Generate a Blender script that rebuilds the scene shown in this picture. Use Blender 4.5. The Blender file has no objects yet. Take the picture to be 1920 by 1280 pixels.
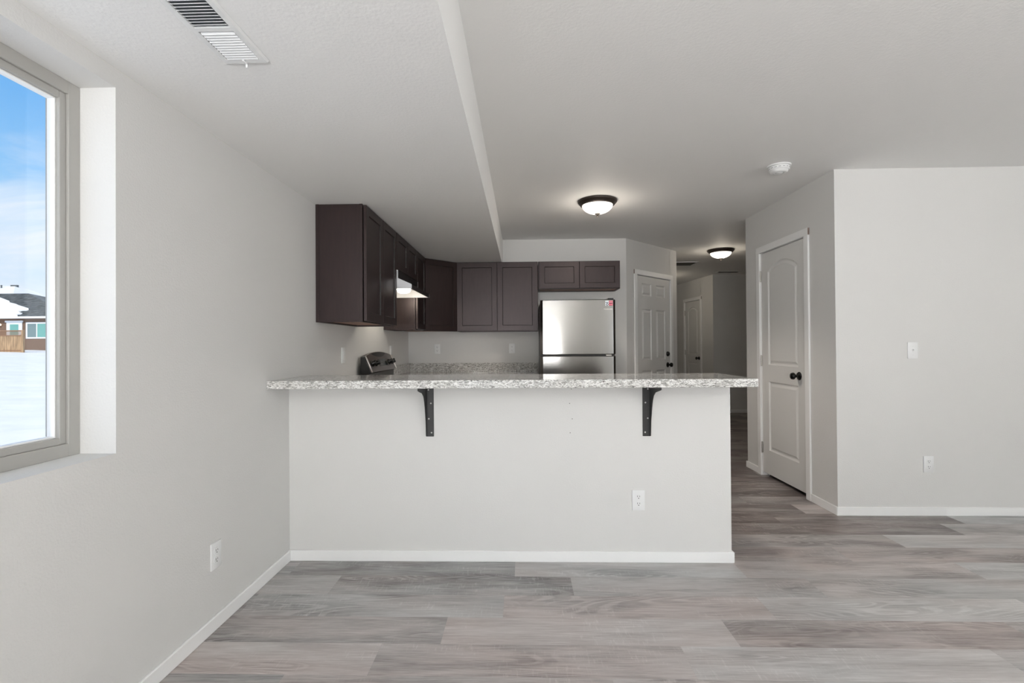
import bpy, bmesh, math, random
from mathutils import Vector, Matrix
random.seed(7)
S = bpy.context.scene
COL = S.collection
PI = math.pi

# ------------------------------------------------------------ camera
F, YAW, PITCH, ROLL, CX, CY, H = 909.35, .02767, .00714, .00696, 954.04, 641.28, 1.2094
cam = bpy.data.cameras.new('camera'); camo = bpy.data.objects.new('camera', cam); COL.objects.link(camo)
S.camera = camo
cam.sensor_width = 36; cam.lens = F / 1920 * 36
cam.shift_x = (960 - CX) / 1920; cam.shift_y = (CY - 640) / 1920
cam.clip_start = .05; cam.clip_end = 400
fw0 = Vector((-math.sin(YAW), math.cos(YAW), 0)); r0 = Vector((math.cos(YAW), math.sin(YAW), 0))
fw = fw0 * math.cos(PITCH) + Vector((0, 0, math.sin(PITCH)))
up0 = r0.cross(fw)
rx = r0 * math.cos(ROLL) - up0 * math.sin(ROLL)
ux = r0 * math.sin(ROLL) + up0 * math.cos(ROLL)
m = Matrix((rx, ux, -fw)).transposed().to_4x4(); m.translation = (0, 0, H)
camo.matrix_world = m

# ------------------------------------------------------------ view, world, sun, daylight
S.view_settings.view_transform = 'Standard'; S.view_settings.look = 'None'
S.view_settings.exposure = 0.03; S.view_settings.gamma = 1.0; S.view_settings.use_curve_mapping = False

class NT:
    """small helper to wire node trees"""
    def __init__(s, tree): s.t = tree; s.n = tree.nodes; s.l = tree.links
    def add(s, typ, **k):
        nd = s.n.new(typ)
        for a, v in k.items():
            if a.startswith('i_'):
                nd.inputs[int(a[2:]) if a[2:].isdigit() else a[2:].replace('_', ' ')].default_value = v
            else: setattr(nd, a, v)
        return nd
    def link(s, a, b): s.l.new(a, b)
    def math(s, op, a, b=None, c=None, clamp=False):
        nd = s.n.new('ShaderNodeMath'); nd.operation = op; nd.use_clamp = clamp
        for i, v in enumerate((a, b, c)):
            if v is None: continue
            if hasattr(v, 'is_output') or hasattr(v, 'links'): s.l.new(v, nd.inputs[i])
            else: nd.inputs[i].default_value = v
        return nd.outputs[0]
    def ramp(s, fac, stops, interp='LINEAR'):
        nd = s.n.new('ShaderNodeValToRGB'); cr = nd.color_ramp; cr.interpolation = interp
        while len(cr.elements) < len(stops): cr.elements.new(.5)
        for e, (p, c) in zip(cr.elements, stops):
            e.position = p; e.color = (c, c, c, 1) if not hasattr(c, '__len__') else (*c, 1)
        s.l.new(fac, nd.inputs[0]); return nd.outputs[0]
    def mix(s, fac, a, b, blend='MIX'):
        nd = s.n.new('ShaderNodeMix'); nd.data_type = 'RGBA'; nd.blend_type = blend
        for i, v in ((0, fac), (6, a), (7, b)):
            if hasattr(v, 'links'): s.l.new(v, nd.inputs[i])
            elif i == 0: nd.inputs[0].default_value = v
            else: nd.inputs[i].default_value = (*v, 1)
        return nd.outputs[2]

w = bpy.data.worlds.new('sky'); S.world = w; w.use_nodes = True
T = NT(w.node_tree); T.n.clear()
tc = T.add('ShaderNodeTexCoord'); sep = T.add('ShaderNodeSeparateXYZ'); T.link(tc.outputs['Generated'], sep.inputs[0])
base = T.ramp(sep.outputs[2], [(0., (.80, .87, .96)), (.09, (.72, .84, .97)), (.18, (.45, .70, .95)), (.26, (.27, .56, .92)), (.36, (.15, .44, .86)), (.5, (.22, .46, .80)), (.7, (.55, .65, .82)), (1., (.65, .72, .85))])
mp = T.add('ShaderNodeMapping'); mp.inputs['Scale'].default_value = (1.4, 1.4, 3.6); mp.inputs['Rotation'].default_value = (.2, .1, .5)
mp.inputs['Location'].default_value = (.35, .1, .12)
T.link(tc.outputs['Generated'], mp.inputs[0])
nz = T.add('ShaderNodeTexNoise', i_Scale=2.6, i_Detail=9., i_Roughness=.58, i_Distortion=.5); T.link(mp.outputs[0], nz.inputs[0])
cl = T.ramp(nz.outputs[0], [(.40, 0.), (.62, 1.)])
band = T.ramp(sep.outputs[2], [(0., .75), (.14, .9), (.22, .95), (.28, .55), (.33, .08), (.45, .1), (.6, .6), (1., .6)])
col = T.mix(T.math('MULTIPLY', cl, band), base, (.88, .92, .99))
bg = T.add('ShaderNodeBackground', i_Strength=1.08); T.link(col, bg.inputs[0])
T.link(bg.outputs[0], T.add('ShaderNodeOutputWorld').inputs[0])

def lamp(name, typ, loc, power, color=(1, 1, 1), direction=None, **k):
    d = bpy.data.lights.new(name, typ); d.energy = power; d.color = color
    for a, v in k.items(): setattr(d, a, v)
    o = bpy.data.objects.new(name, d); COL.objects.link(o); o.location = loc
    if direction is not None: o.rotation_euler = Vector(direction).to_track_quat('-Z', 'Y').to_euler()
    return o
lamp('sun', 'SUN', (5, -30, 20), 2.3, (1, .95, .86), (-.04, 1, -.62), angle=.05)
# area lamps added in the unseen south and east openings, standing in for daylight
# tilted steeply upwards as added fill to brighten the ceiling
DAY = (.98, .985, .98)
lamp('daylight_fill_patio_door', 'AREA', (-.32, -3.13, 1.06), 236, DAY, (0, 1, 3.5), shape='RECTANGLE', size=1.74, size_y=1.6)
lamp('daylight_fill_south_window', 'AREA', (4.0, -3.13, 1.45), 20, DAY, (-.5, 1, 2.8), shape='RECTANGLE', size=1.6, size_y=1.1)
lamp('daylight_fill_east_window', 'AREA', (5.13, -1.7, 1.4), 125, DAY, (-1, 0, 2.), shape='RECTANGLE', size=1.7, size_y=1.1)

# ------------------------------------------------------------ materials
def mat(name, color, rough=.5, metal=0., spec=.5, bump=None, noise=None, **k):
    m = bpy.data.materials.new(name); m.use_nodes = True
    t = NT(m.node_tree); b = t.n['Principled BSDF']
    b.inputs['Base Color'].default_value = (*color, 1); b.inputs['Roughness'].default_value = rough
    b.inputs['Metallic'].default_value = metal; b.inputs['Specular IOR Level'].default_value = spec
    for a, v in k.items(): b.inputs[a.replace('_', ' ')].default_value = v
    co = t.add('ShaderNodeTexCoord')
    if noise:   # (scale, amount, stretch)
        mpp = t.add('ShaderNodeMapping'); mpp.inputs['Scale'].default_value = noise[2]; t.link(co.outputs['Object'], mpp.inputs[0])
        n = t.add('ShaderNodeTexNoise', i_Scale=noise[0], i_Detail=5.); t.link(mpp.outputs[0], n.inputs[0])
        f = t.ramp(n.outputs[0], [(.3, 1 - noise[1]), (.7, 1 + noise[1] * .5)])
        t.link(t.mix(1., color, f, 'MULTIPLY'), b.inputs['Base Color'])
    if bump:    # (scale, strength, distance)
        n = t.add('ShaderNodeTexNoise', i_Scale=bump[0], i_Detail=2.); t.link(co.outputs['Object'], n.inputs[0])
        bp = t.add('ShaderNodeBump', i_Strength=bump[1], i_Distance=bump[2]); t.link(n.outputs[0], bp.inputs['Height'])
        t.link(bp.outputs[0], b.inputs['Normal'])
    return m

PAINT = mat('wall_paint', (.735, .728, .71), .6, spec=.3, bump=(130, .22, .004))
CEIL = mat('ceiling_paint', (.90, .895, .88), .65, spec=.3, bump=(85, .22, .005))
TRIM = mat('white_trim', (.93, .93, .92), .4)
DOORW = mat('door_paint', (.76, .755, .735), .45)
VINYL = mat('window_vinyl', (.42, .41, .385), .4)
RAW = mat('raw_wood_end', (.27, .20, .17), .8, noise=(60, .3, (1, 1, 1)))
ESP = mat('espresso_wood', (.021, .0115, .0108), .38, spec=.62, Specular_Tint=(1, .88, .89, 1), noise=(9, .3, (6, 6, .7)))
ESPG = mat('espresso_groove', (.012, .007, .006), .5)
BIRCH = mat('cabinet_underside', (.42, .25, .19), .6, noise=(12, .2, (1, 6, 1)))
PLATE = mat('white_plastic', (.85, .855, .85), .35)
SLOT = mat('dark_slot', (.03, .03, .03), .6)
BLKM = mat('black_steel', (.022, .022, .022), .42, spec=.5, bump=(400, .1, .001))
ZINC = mat('zinc_screw', (.6, .6, .58), .35, metal=.8)
BRONZE = mat('dark_bronze', (.045, .034, .028), .4, metal=.5)
FINIAL = mat('finial_bronze', (.02, .016, .013), .6, spec=.2)
KNOB = mat('black_knob', (.006, .006, .006), .18)
NICKEL = mat('satin_nickel', (.55, .53, .5), .35, metal=1.)
BLKP = mat('black_enamel', (.01, .01, .01), .3)
BGLASS = mat('black_glass', (.006, .006, .007), .06)
DGREY = mat('grey_cabinet_steel', (.16, .16, .16), .5)
HOODM = mat('hood_enamel_white', (.85, .85, .87), .35)
SNOW = mat('snow', (.93, .93, .94), .7, bump=(.9, .5, .25), noise=(.5, .05, (1, 3, 1)))
SIDING = mat('brown_siding', (.20, .125, .085), .8)
HTRIM = mat('exterior_white', (.85, .87, .9), .6)
SHINGLE = mat('grey_shingle', (.15, .165, .17), .9, noise=(2.5, .5, (1, 1, 1)))
TEAL = mat('teal_blind', (.16, .42, .38), .25)
GREYG = mat('grey_blind', (.17, .25, .26), .25)
CEDAR = mat('cedar_board', (.50, .33, .19), .8, noise=(3, .45, (3, 3, .4)))
CEDARD = mat('cedar_rail', (.30, .17, .1), .8)
RED = mat('red_label', (.50, .05, .09), .5)
BLUEW = mat('pale_label', (.62, .72, .76), .5)
LETTER = mat('pale_lettering', (.75, .74, .70), .4)
NAVY = mat('dark_mark', (.05, .04, .09), .5)
GREENL = mat('display_glass', (.015, .02, .018), .1)

def emit(name, color, strength, rough=.3):
    m = mat(name, (.9, .9, .88), rough)
    b = m.node_tree.nodes['Principled BSDF']
    b.inputs['Emission Color'].default_value = (*color, 1); b.inputs['Emission Strength'].default_value = strength
    return m
BOWL = emit('lit_frosted_glass', (1., .94, .84), 1.35)
HBULB = emit('lit_hood_lens', (1., .95, .84), 3.)

def steel(name, col, r, vert=True):
    m = mat(name, col, r, metal=1.)
    t = NT(m.node_tree); b = t.n['Principled BSDF']
    co = t.add('ShaderNodeTexCoord'); mpp = t.add('ShaderNodeMapping')
    mpp.inputs['Scale'].default_value = (1.5, 1.5, 500); t.link(co.outputs['Object'], mpp.inputs[0])
    n = t.add('ShaderNodeTexNoise', i_Scale=1., i_Detail=3.); t.link(mpp.outputs[0], n.inputs[0])
    bp = t.add('ShaderNodeBump', i_Strength=.12, i_Distance=.0006); t.link(n.outputs[0], bp.inputs['Height'])
    t.link(bp.outputs[0], b.inputs['Normal'])
    b.inputs['Anisotropic'].default_value = .75; b.inputs['Anisotropic Rotation'].default_value = .25
    tg = t.add('ShaderNodeTangent', direction_type='RADIAL', axis='Z'); t.link(tg.outputs[0], b.inputs['Tangent'])
    return m
STEEL = steel('brushed_stainless', (.30, .292, .28), .15)
STEELD = mat('dark_stainless', (.33, .31, .30), .3, metal=1.)

def granite():
    m = mat('granite', (.7, .7, .7), .07, spec=.6)
    t = NT(m.node_tree); b = t.n['Principled BSDF']; co = t.add('ShaderNodeTexCoord')
    mpp = t.add('ShaderNodeMapping'); mpp.inputs['Rotation'].default_value = (.5, .6, .3); mpp.inputs['Scale'].default_value = (.7, 1., 2.1); t.link(co.outputs['Object'], mpp.inputs[0])
    a = t.add('ShaderNodeTexNoise', i_Scale=55., i_Detail=5., i_Roughness=.65, i_Distortion=1.); t.link(mpp.outputs[0], a.inputs[0])
    v = t.add('ShaderNodeTexVoronoi', i_Scale=190.); t.link(mpp.outputs[0], v.inputs[0])
    c = t.add('ShaderNodeTexNoise', i_Scale=120., i_Detail=3., i_Roughness=.6, i_Distortion=.8); t.link(mpp.outputs[0], c.inputs[0])
    base = t.ramp(a.outputs[0], [(.40, (.33, .32, .30)), (.48, (.66, .65, .62)), (.58, (.88, .87, .85))])
    base = t.mix(t.ramp(c.outputs[0], [(.385, 1.), (.43, 0.)]), base, (.11, .105, .10))
    sc = t.n.new('ShaderNodeSeparateColor'); t.link(v.outputs['Color'], sc.inputs[0])
    base = t.mix(t.ramp(sc.outputs[0], [(.86, 0.), (.9, .7)]), base, (.30, .29, .27))
    t.link(base, b.inputs['Base Color'])
    return m
GRAN = granite()

def floor_mat():
    m = mat('vinyl_plank', (.3, .3, .3), .42, spec=.45)
    t = NT(m.node_tree); b = t.n['Principled BSDF']
    at = t.add('ShaderNodeAttribute', attribute_name='plank'); so = t.n.new('ShaderNodeSeparateColor'); t.link(at.outputs['Color'], so.inputs[0])
    tone, hue, sd = so.outputs[0], so.outputs[1], so.outputs[2]
    co = t.add('ShaderNodeTexCoord')
    off = t.add('ShaderNodeCombineXYZ'); t.link(t.math('MULTIPLY', sd, 37.), off.inputs[0]); t.link(t.math('MULTIPLY', sd, 91.), off.inputs[1]); t.link(t.math('MULTIPLY', sd, 53.), off.inputs[2])
    ad = t.add('ShaderNodeVectorMath', operation='ADD'); t.link(co.outputs['Object'], ad.inputs[0]); t.link(off.outputs[0], ad.inputs[1])
    def noise(scale, stretch, det=6., rough=.6, dist=0.):
        mpp = t.add('ShaderNodeMapping'); mpp.inputs['Scale'].default_value = stretch; t.link(ad.outputs[0], mpp.inputs[0])
        n = t.add('ShaderNodeTexNoise', i_Scale=scale, i_Detail=det, i_Roughness=rough, i_Distortion=dist); t.link(mpp.outputs[0], n.inputs[0])
        return n.outputs[0]
    streak = noise(5., (1., 22., 1.), 8., .68, .3)         # fine grain
    broad = noise(1.6, (1., 6., 1.), 4., .5, .6)           # broad bands along the board
    # cathedral figure: contour lines of a slow noise
    slow = noise(1.1, (1., 5.5, 1.), 1.5, .4, .4)
    ring = t.math('SINE', t.math('MULTIPLY', slow, 150.))
    ringm = t.math('MULTIPLY', t.ramp(ring, [(.1, 1.), (.75, 0.)]), t.ramp(noise(1.3, (1., 3., 1.), 2.), [(.50, 0.), (.62, .8)]))
    # white saw marks across the board
    fine = noise(11., (1., 30., 1.), 5., .7)
    saw = t.math('MULTIPLY', t.ramp(noise(34., (3., .5, 1.), 4., .65), [(.55, 0.), (.70, 1.)]), t.ramp(noise(2.2, (1., 3.5, 1.), 2.), [(.48, 0.), (.60, 1.)]))
    val = t.math('ADD', t.math('ADD', t.math('MULTIPLY', t.math('SUBTRACT', streak, .5), .85), t.math('MULTIPLY', t.math('SUBTRACT', fine, .5), .8)), t.math('MULTIPLY', t.math('SUBTRACT', broad, .5), .95))
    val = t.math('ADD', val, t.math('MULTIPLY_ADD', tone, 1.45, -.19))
    val = t.math('SUBTRACT', val, t.math('MULTIPLY', ringm, .24))
    val = t.math('ADD', val, t.math('MULTIPLY', saw, .21))
    grey = t.ramp(val, [(0., (.13, .125, .122)), (.5, (.415, .41, .405)), (1., (.64, .635, .625))])
    brown = t.ramp(val, [(0., (.15, .122, .115)), (.5, (.45, .392, .372)), (1., (.66, .61, .59))])
    hv = t.math('ADD', hue, t.math('MULTIPLY', t.math('SUBTRACT', noise(1.2, (1., 2.5, 1.), 2.), .5), 2.2), clamp=True)
    c = t.mix(hv, grey, brown)
    t.link(c, b.inputs['Base Color'])
    bp = t.add('ShaderNodeBump', i_Strength=.12, i_Distance=.002); t.link(streak, bp.inputs['Height']); t.link(bp.outputs[0], b.inputs['Normal'])
    return m
FLOORM = floor_mat()

def glass(name, tint=(1, 1, 1), refl=1.45):
    m = bpy.data.materials.new(name); m.use_nodes = True; t = NT(m.node_tree); t.n.clear()
    tr = t.add('ShaderNodeBsdfTransparent'); tr.inputs[0].default_value = (*tint, 1)
    gl = t.add('ShaderNodeBsdfGlossy'); gl.inputs['Roughness'].default_value = 0.0
    ge = t.add('ShaderNodeNewGeometry'); fr = t.add('ShaderNodeFresnel')
    t.link(t.math('ADD', refl, t.math('MULTIPLY', ge.outputs['Backfacing'], 1 / refl - refl)), fr.inputs['IOR']); mx = t.add('ShaderNodeMixShader')
    t.link(fr.outputs[0], mx.inputs[0]); t.link(tr.outputs[0], mx.inputs[1]); t.link(gl.outputs[0], mx.inputs[2])
    t.link(mx.outputs[0], t.add('ShaderNodeOutputMaterial').inputs[0]); return m
GLASS = glass('window_glass')

# ------------------------------------------------------------ mesh helpers
class MB:
    """collects shapes and links them as one mesh object"""
    def __init__(s): s.bm = bmesh.new()
    def box(s, x0, x1, y0, y1, z0, z1, bevel=0, mi=0, seg=1):
        b = bmesh.new(); bmesh.ops.create_cube(b, size=1)
        for v in b.verts: v.co = Vector(((x0 + x1) / 2 + v.co.x * (x1 - x0), (y0 + y1) / 2 + v.co.y * (y1 - y0), (z0 + z1) / 2 + v.co.z * (z1 - z0)))
        if bevel: bmesh.ops.bevel(b, geom=b.edges[:], offset=bevel, segments=seg, affect='EDGES', profile=.5)
        s.join(b, mi); return s
    def join(s, b, mi=0, M=None):
        if M is not None: bmesh.ops.transform(b, matrix=M, verts=b.verts)
        bmesh.ops.recalc_face_normals(b, faces=b.faces)
        me = bpy.data.meshes.new('t'); 
        for f in b.faces: f.material_index = mi
        b.to_mesh(me); b.free()
        s.bm.from_mesh(me); bpy.data.meshes.remove(me)
        return s
    def prism(s, pts, a0, a1, axis='y', mi=0, bevel=0):
        """extrude a 2-D outline along axis; pts are the two other coordinates in xyz order"""
        b = bmesh.new(); vs = []
        def P(p, a):
            return {'x': (a, p[0], p[1]), 'y': (p[0], a, p[1]), 'z': (p[0], p[1], a)}[axis]
        A = [b.verts.new(P(p, a0)) for p in pts]; B = [b.verts.new(P(p, a1)) for p in pts]
        b.faces.new(A); b.faces.new(B[::-1])
        for i in range(len(pts)): b.faces.new((A[i], B[i], B[(i + 1) % len(pts)], A[(i + 1) % len(pts)]))
        bmesh.ops.recalc_face_normals(b, faces=b.faces)
        if bevel: bmesh.ops.bevel(b, geom=b.edges[:], offset=bevel, segments=1, affect='EDGES')
        return s.join(b, mi)
    def lathe(s, prof, loc=(0, 0, 0), axis='z', seg=40, mi=0):
        """prof = [(radius, height)]"""
        b = bmesh.new(); rings = []
        for r, h in prof:
            if r < 1e-5: rings.append([b.verts.new((0, 0, h))])
            else: rings.append([b.verts.new((r * math.cos(2 * PI * i / seg), r * math.sin(2 * PI * i / seg), h)) for i in range(seg)])
        for R, Q in zip(rings, rings[1:]):
            for i in range(seg):
                j = (i + 1) % seg
                a = [R[i % len(R)], R[j % len(R)], Q[j % len(Q)], Q[i % len(Q)]]
                u = []
                for v in a:
                    if v not in u: u.append(v)
                if len(u) > 2: b.faces.new(u)
        M = Matrix.Translation(loc)
        if axis == 'y-': M = M @ Matrix.Rotation(PI / 2, 4, 'X')      # height grows towards -y
        if axis == 'x': M = M @ Matrix.Rotation(PI / 2, 4, 'Y')
        return s.join(b, mi, M)
    def tube(s, pts, r, seg=10, mi=0):
        b = bmesh.new(); rings = []
        for i, p in enumerate(pts):
            p = Vector(p); d = (Vector(pts[min(i + 1, len(pts) - 1)]) - Vector(pts[max(i - 1, 0)])).normalized()
            u = d.orthogonal().normalized() if i == 0 else (u - d * u.dot(d)).normalized()
            v = d.cross(u)
            rings.append([b.verts.new(p + r * (u * math.cos(2 * PI * k / seg) + v * math.sin(2 * PI * k / seg))) for k in range(seg)])
        for R, Q in zip(rings, rings[1:]):
            for k in range(seg): b.faces.new((R[k], R[(k + 1) % seg], Q[(k + 1) % seg], Q[k]))
        b.faces.new(rings[0]); b.faces.new(rings[-1][::-1])
        return s.join(b, mi)
    def face(s, pts, mi=0):
        f = s.bm.faces.new([s.bm.verts.new(p) for p in pts]); f.material_index = mi; return s
    def build(s, name, mats, parent=None, smooth=False, M=None):
        me = bpy.data.meshes.new(name)
        if M is not None: bmesh.ops.transform(s.bm, matrix=M, verts=s.bm.verts)
        s.bm.to_mesh(me); s.bm.free()
        for q in (mats if isinstance(mats, (list, tuple)) else [mats]): me.materials.append(q)
        if smooth:
            me.polygons.foreach_set('use_smooth', [True] * len(me.polygons))
            try: me.set_sharp_from_angle(angle=math.radians(38))
            except Exception: pass
        o = bpy.data.objects.new(name, me); COL.objects.link(o)
        if parent: o.parent = parent
        return o

def struct(name, mb, m, parent=None, smooth=False):
    o = mb.build(name, m, parent, smooth)
    if parent is None: o['kind'] = 'structure'
    return o
def thing(name, label, cat, loc=(0, 0, 0), rz=0, group=None):
    o = bpy.data.objects.new(name, None); COL.objects.link(o); o.empty_display_size = .1
    o.location = loc; o.rotation_euler = (0, 0, rz); o['label'] = label; o['category'] = cat
    if group: o['group'] = group
    return o
def tag(o, label, cat, group=None, kind=None):
    o['label'] = label; o['category'] = cat
    if group: o['group'] = group
    if kind: o['kind'] = kind
    return o
def dup(root, loc, rz, label, group=None):
    r = root.copy(); COL.objects.link(r); r.location = loc; r.rotation_euler = (0, 0, rz); r['label'] = label
    if group: r['group'] = group
    for ch in list(root.children):
        c = ch.copy(); COL.objects.link(c); c.parent = r
        for g in ch.children:
            d = g.copy(); COL.objects.link(d); d.parent = c
    return r

def offset_poly(pts, d):
    """inset a counter-clockwise outline by d"""
    n = len(pts); out = []
    for i in range(n):
        p0, p1, p2 = Vector(pts[i - 1]), Vector(pts[i]), Vector(pts[(i + 1) % n])
        e1 = (p1 - p0).normalized(); e2 = (p2 - p1).normalized()
        n1 = Vector((-e1.y, e1.x)); n2 = Vector((-e2.y, e2.x)); b = (n1 + n2).normalized()
        out.append(tuple(p1 + b * (d / max(.3, b.dot(n1)))))
    return out
def panelled(w, h, t, outlines, prof, mi_ring=0):
    """slab x 0..w, z 0..h, front at y=0 (facing -y), back at y=t, with profiled panels sunk in the front"""
    b = bmesh.new()
    def loop(pts, y): 
        vs = [b.verts.new((p[0], y, p[1])) for p in pts]
        return vs, [b.edges.new((vs[i], vs[(i + 1) % len(vs)])) for i in range(len(vs))]
    e = .0015
    outer = [(e, e), (w - e, e), (w - e, h - e), (e, h - e)]
    vo, eo = loop(outer, 0); edges = list(eo); starts = []
    for pts in outlines:
        v, ee = loop(pts, 0); edges += ee; starts.append((pts, v))
    bmesh.ops.triangle_fill(b, use_beauty=True, use_dissolve=False, edges=edges)
    fr = [f for f in b.faces]
    for f in fr:      # drop any face filled inside a panel
        c = f.calc_center_median()
        for pts, v in starts:
            if all(x in v for x in f.verts):
                ins = False; n = len(pts); j = n - 1
                for i in range(n):
                    if (pts[i][1] > c.z) != (pts[j][1] > c.z) and c.x < (pts[j][0] - pts[i][0]) * (c.z - pts[i][1]) / (pts[j][1] - pts[i][1]) + pts[i][0]: ins = not ins
                    j = i
                if ins: b.faces.remove(f); break
    for pts, v in starts:
        prev = v
        for d, y in prof:
            q = offset_poly(pts, d); nv = [b.verts.new((p[0], y, p[1])) for p in q]
            for i in range(len(nv)):
                f = b.faces.new((prev[i], prev[(i + 1) % len(nv)], nv[(i + 1) % len(nv)], nv[i]))
                if mi_ring and d == prof[0][0]: f.material_index = mi_ring
            prev = nv
        b.faces.new(prev)
    m1 = [b.verts.new(p) for p in ((0, e, 0), (w, e, 0), (w, e, h), (0, e, h))]
    bk = [b.verts.new(p) for p in ((0, t, 0), (w, t, 0), (w, t, h), (0, t, h))]
    for i in range(4):
        j = (i + 1) % 4; b.faces.new((vo[i], vo[j], m1[j], m1[i])); b.faces.new((m1[i], m1[j], bk[j], bk[i]))
    b.faces.new(bk[::-1])
    bmesh.ops.recalc_face_normals(b, faces=b.faces)
    mb = MB(); me = bpy.data.meshes.new('t'); b.to_mesh(me); b.free(); mb.bm.from_mesh(me); bpy.data.meshes.remove(me)
    return mb
def rect(x0, x1, z0, z1): return [(x0, z0), (x1, z0), (x1, z1), (x0, z1)]

# ------------------------------------------------------------ room shell
XL, YP, YBK, XR, ZC, ZS, XS = -1.3303, 2.73, 5.634, 2.2121, 2.44, 2.131, -.2196
YS, XE, YN = -3.2, 5.2, 10.6
D0, D1 = (1.2073, 5.634), (2.042, 6.457)
HW = (3.37, 8.65)                      # hall corner
HD = Vector((-.1147, .9934)).normalized()
HE = (HW[0] + HD.x * 1.9, HW[1] + HD.y * 1.9)

# floor of planks: one mesh, one face per plank, tones carried by a face attribute
def floor():
    bm = bmesh.new(); lay = bm.loops.layers.float_color.new('plank')
    W, L, Y0 = .1935, 1.205, 1.777
    known = {-2: .95, -1: .318, 0: -.58, 1: -.341, 2: -.095, 3: .242, 4: -.048, 5: .62, 6: 2.26, 7: 1.57, 8: 2.95, 9: 2.01, 10: .5}
    tones = {(0, -1): (.60, .75), (0, 0): (.47, .75), (0, 1): (.62, .35), (1, -1): (.42, .7), (1, 0): (.60, .75), (1, 1): (.42, .75),
             (2, -1): (.50, .1), (2, 0): (.52, .75), (2, 1): (.66, .15), (3, -1): (.40, .55), (3, 0): (.50, .4), (3, 1): (.52, .15),
             (4, -1): (.36, .2), (4, 0): (.58, .2), (4, 1): (.50, .5), (4, 2): (.55, .1), (5, 0): (.40, .7), (6, -1): (.42, .6), (6, 0): (.58, .1), (7, 0): (.5, .3), (8, 0): (.52, .1)}
    rnd = random.Random(3); g = .00012
    k = -26
    while Y0 + k * W < YN:
        y0 = Y0 + k * W; y1 = y0 + W
        j0 = known.get(k, rnd.uniform(0, L))
        n = math.floor((-1.5 - j0) / L)
        while j0 + n * L < 5.4:
            x0 = j0 + n * L; x1 = x0 + L
            a0, a1 = max(x0, -1.5), min(x1, 5.4)
            t, hu = tones.get((k, n), (rnd.uniform(.36, .62), rnd.random()))
            if k >= 7 and x0 < 1.9 or k >= 10: t, hu = .14 + (t - .36) * .8, .8  # light falloff towards kitchen and hall painted in as darker plank tones
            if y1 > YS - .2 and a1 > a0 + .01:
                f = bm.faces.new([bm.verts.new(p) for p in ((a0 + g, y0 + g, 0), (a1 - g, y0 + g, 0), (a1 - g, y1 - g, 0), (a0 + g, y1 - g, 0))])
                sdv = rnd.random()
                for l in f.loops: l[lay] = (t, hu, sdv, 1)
            n += 1
        k += 1
    ys = YS - .2
    def q(p): 
        f = bm.faces.new([bm.verts.new(v) for v in p])
        for l in f.loops: l[lay] = (.42, .5, .5, 1)
    q(((-1.5, ys, -.002), (5.4, ys, -.002), (5.4, YN, -.002), (-1.5, YN, -.002)))
    q(((-1.5, ys, -.12), (-1.5, YN, -.12), (5.4, YN, -.12), (5.4, ys, -.12)))
    for a, c in (((-1.5, ys), (5.4, ys)), ((5.4, ys), (5.4, YN)), ((5.4, YN), (-1.5, YN)), ((-1.5, YN), (-1.5, ys))):
        q(((a[0], a[1], -.12), (c[0], c[1], -.12), (c[0], c[1], -.002), (a[0], a[1], -.002)))
    me = bpy.data.meshes.new('floor'); bm.to_mesh(me); bm.free(); me.materials.append(FLOORM)
    o = bpy.data.objects.new('floor', me); COL.objects.link(o); o['kind'] = 'structure'
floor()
struct('ceiling', MB().box(-1.53, XE + .15, YS - .15, YN + .15, ZC, ZC + .2).box(-1.53, XS, YS - .15, YBK + .1, ZS, ZC + .01), CEIL)

# left wall with the window opening
WY0, WY1, WZ0, WZ1 = -.45, 1.552, .866, 2.067
XO = -1.53
struct('wall_left', MB().box(XO, XL, YS - .15, WY0, -.1, 2.3).box(XO, XL, WY1, YN, -.1, 2.3).box(XO, XL, WY0, WY1, -.1, WZ0).box(XO, XL, WY0, WY1, WZ1, 2.3).box(XO, XL, YS - .15, YN, 2.3, ZC + .1), PAINT)
# sill liner is bright white, like the jambs (smooth plaster return)
wn = thing('window_1', '', ''); del wn['label']; del wn['category']; wn['kind'] = 'structure'; wn.location = (-1.45, (WY0 + WY1) / 2, WZ0)
def ring(mb, x0, x1, y0, y1, z0, z1, wd, bevel=.0015):
    mb.box(x0, x1, y0, y0 + wd, z0, z1, bevel).box(x0, x1, y1 - wd, y1, z0, z1, bevel)
    mb.box(x0, x1, y0 + wd, y1 - wd, z0, z0 + wd, bevel).box(x0, x1, y0 + wd, y1 - wd, z1 - wd, z1, bevel)
    return mb
off = Matrix.Translation(-Vector(wn.location))
ring(MB(), XO + .005, -1.45, WY0, WY1, WZ0, WZ1, .041).build('window_frame', VINYL, wn, M=off)
ring(MB(), -1.505, -1.458, WY0 + .041, WY1 - .041, WZ0 + .041, WZ1 - .041, .022).build('sash', VINYL, wn, M=off)
ring(MB(), -1.495, -1.470, WY0 + .063, WY1 - .063, WZ0 + .063, WZ1 - .063, .005, .001).build('glazing_bead', TRIM, wn, M=off)
MB().box(-1.484, -1.480, WY0 + .066, WY1 - .066, WZ0 + .066, WZ1 - .066).build('pane', GLASS, wn, M=off)

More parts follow.
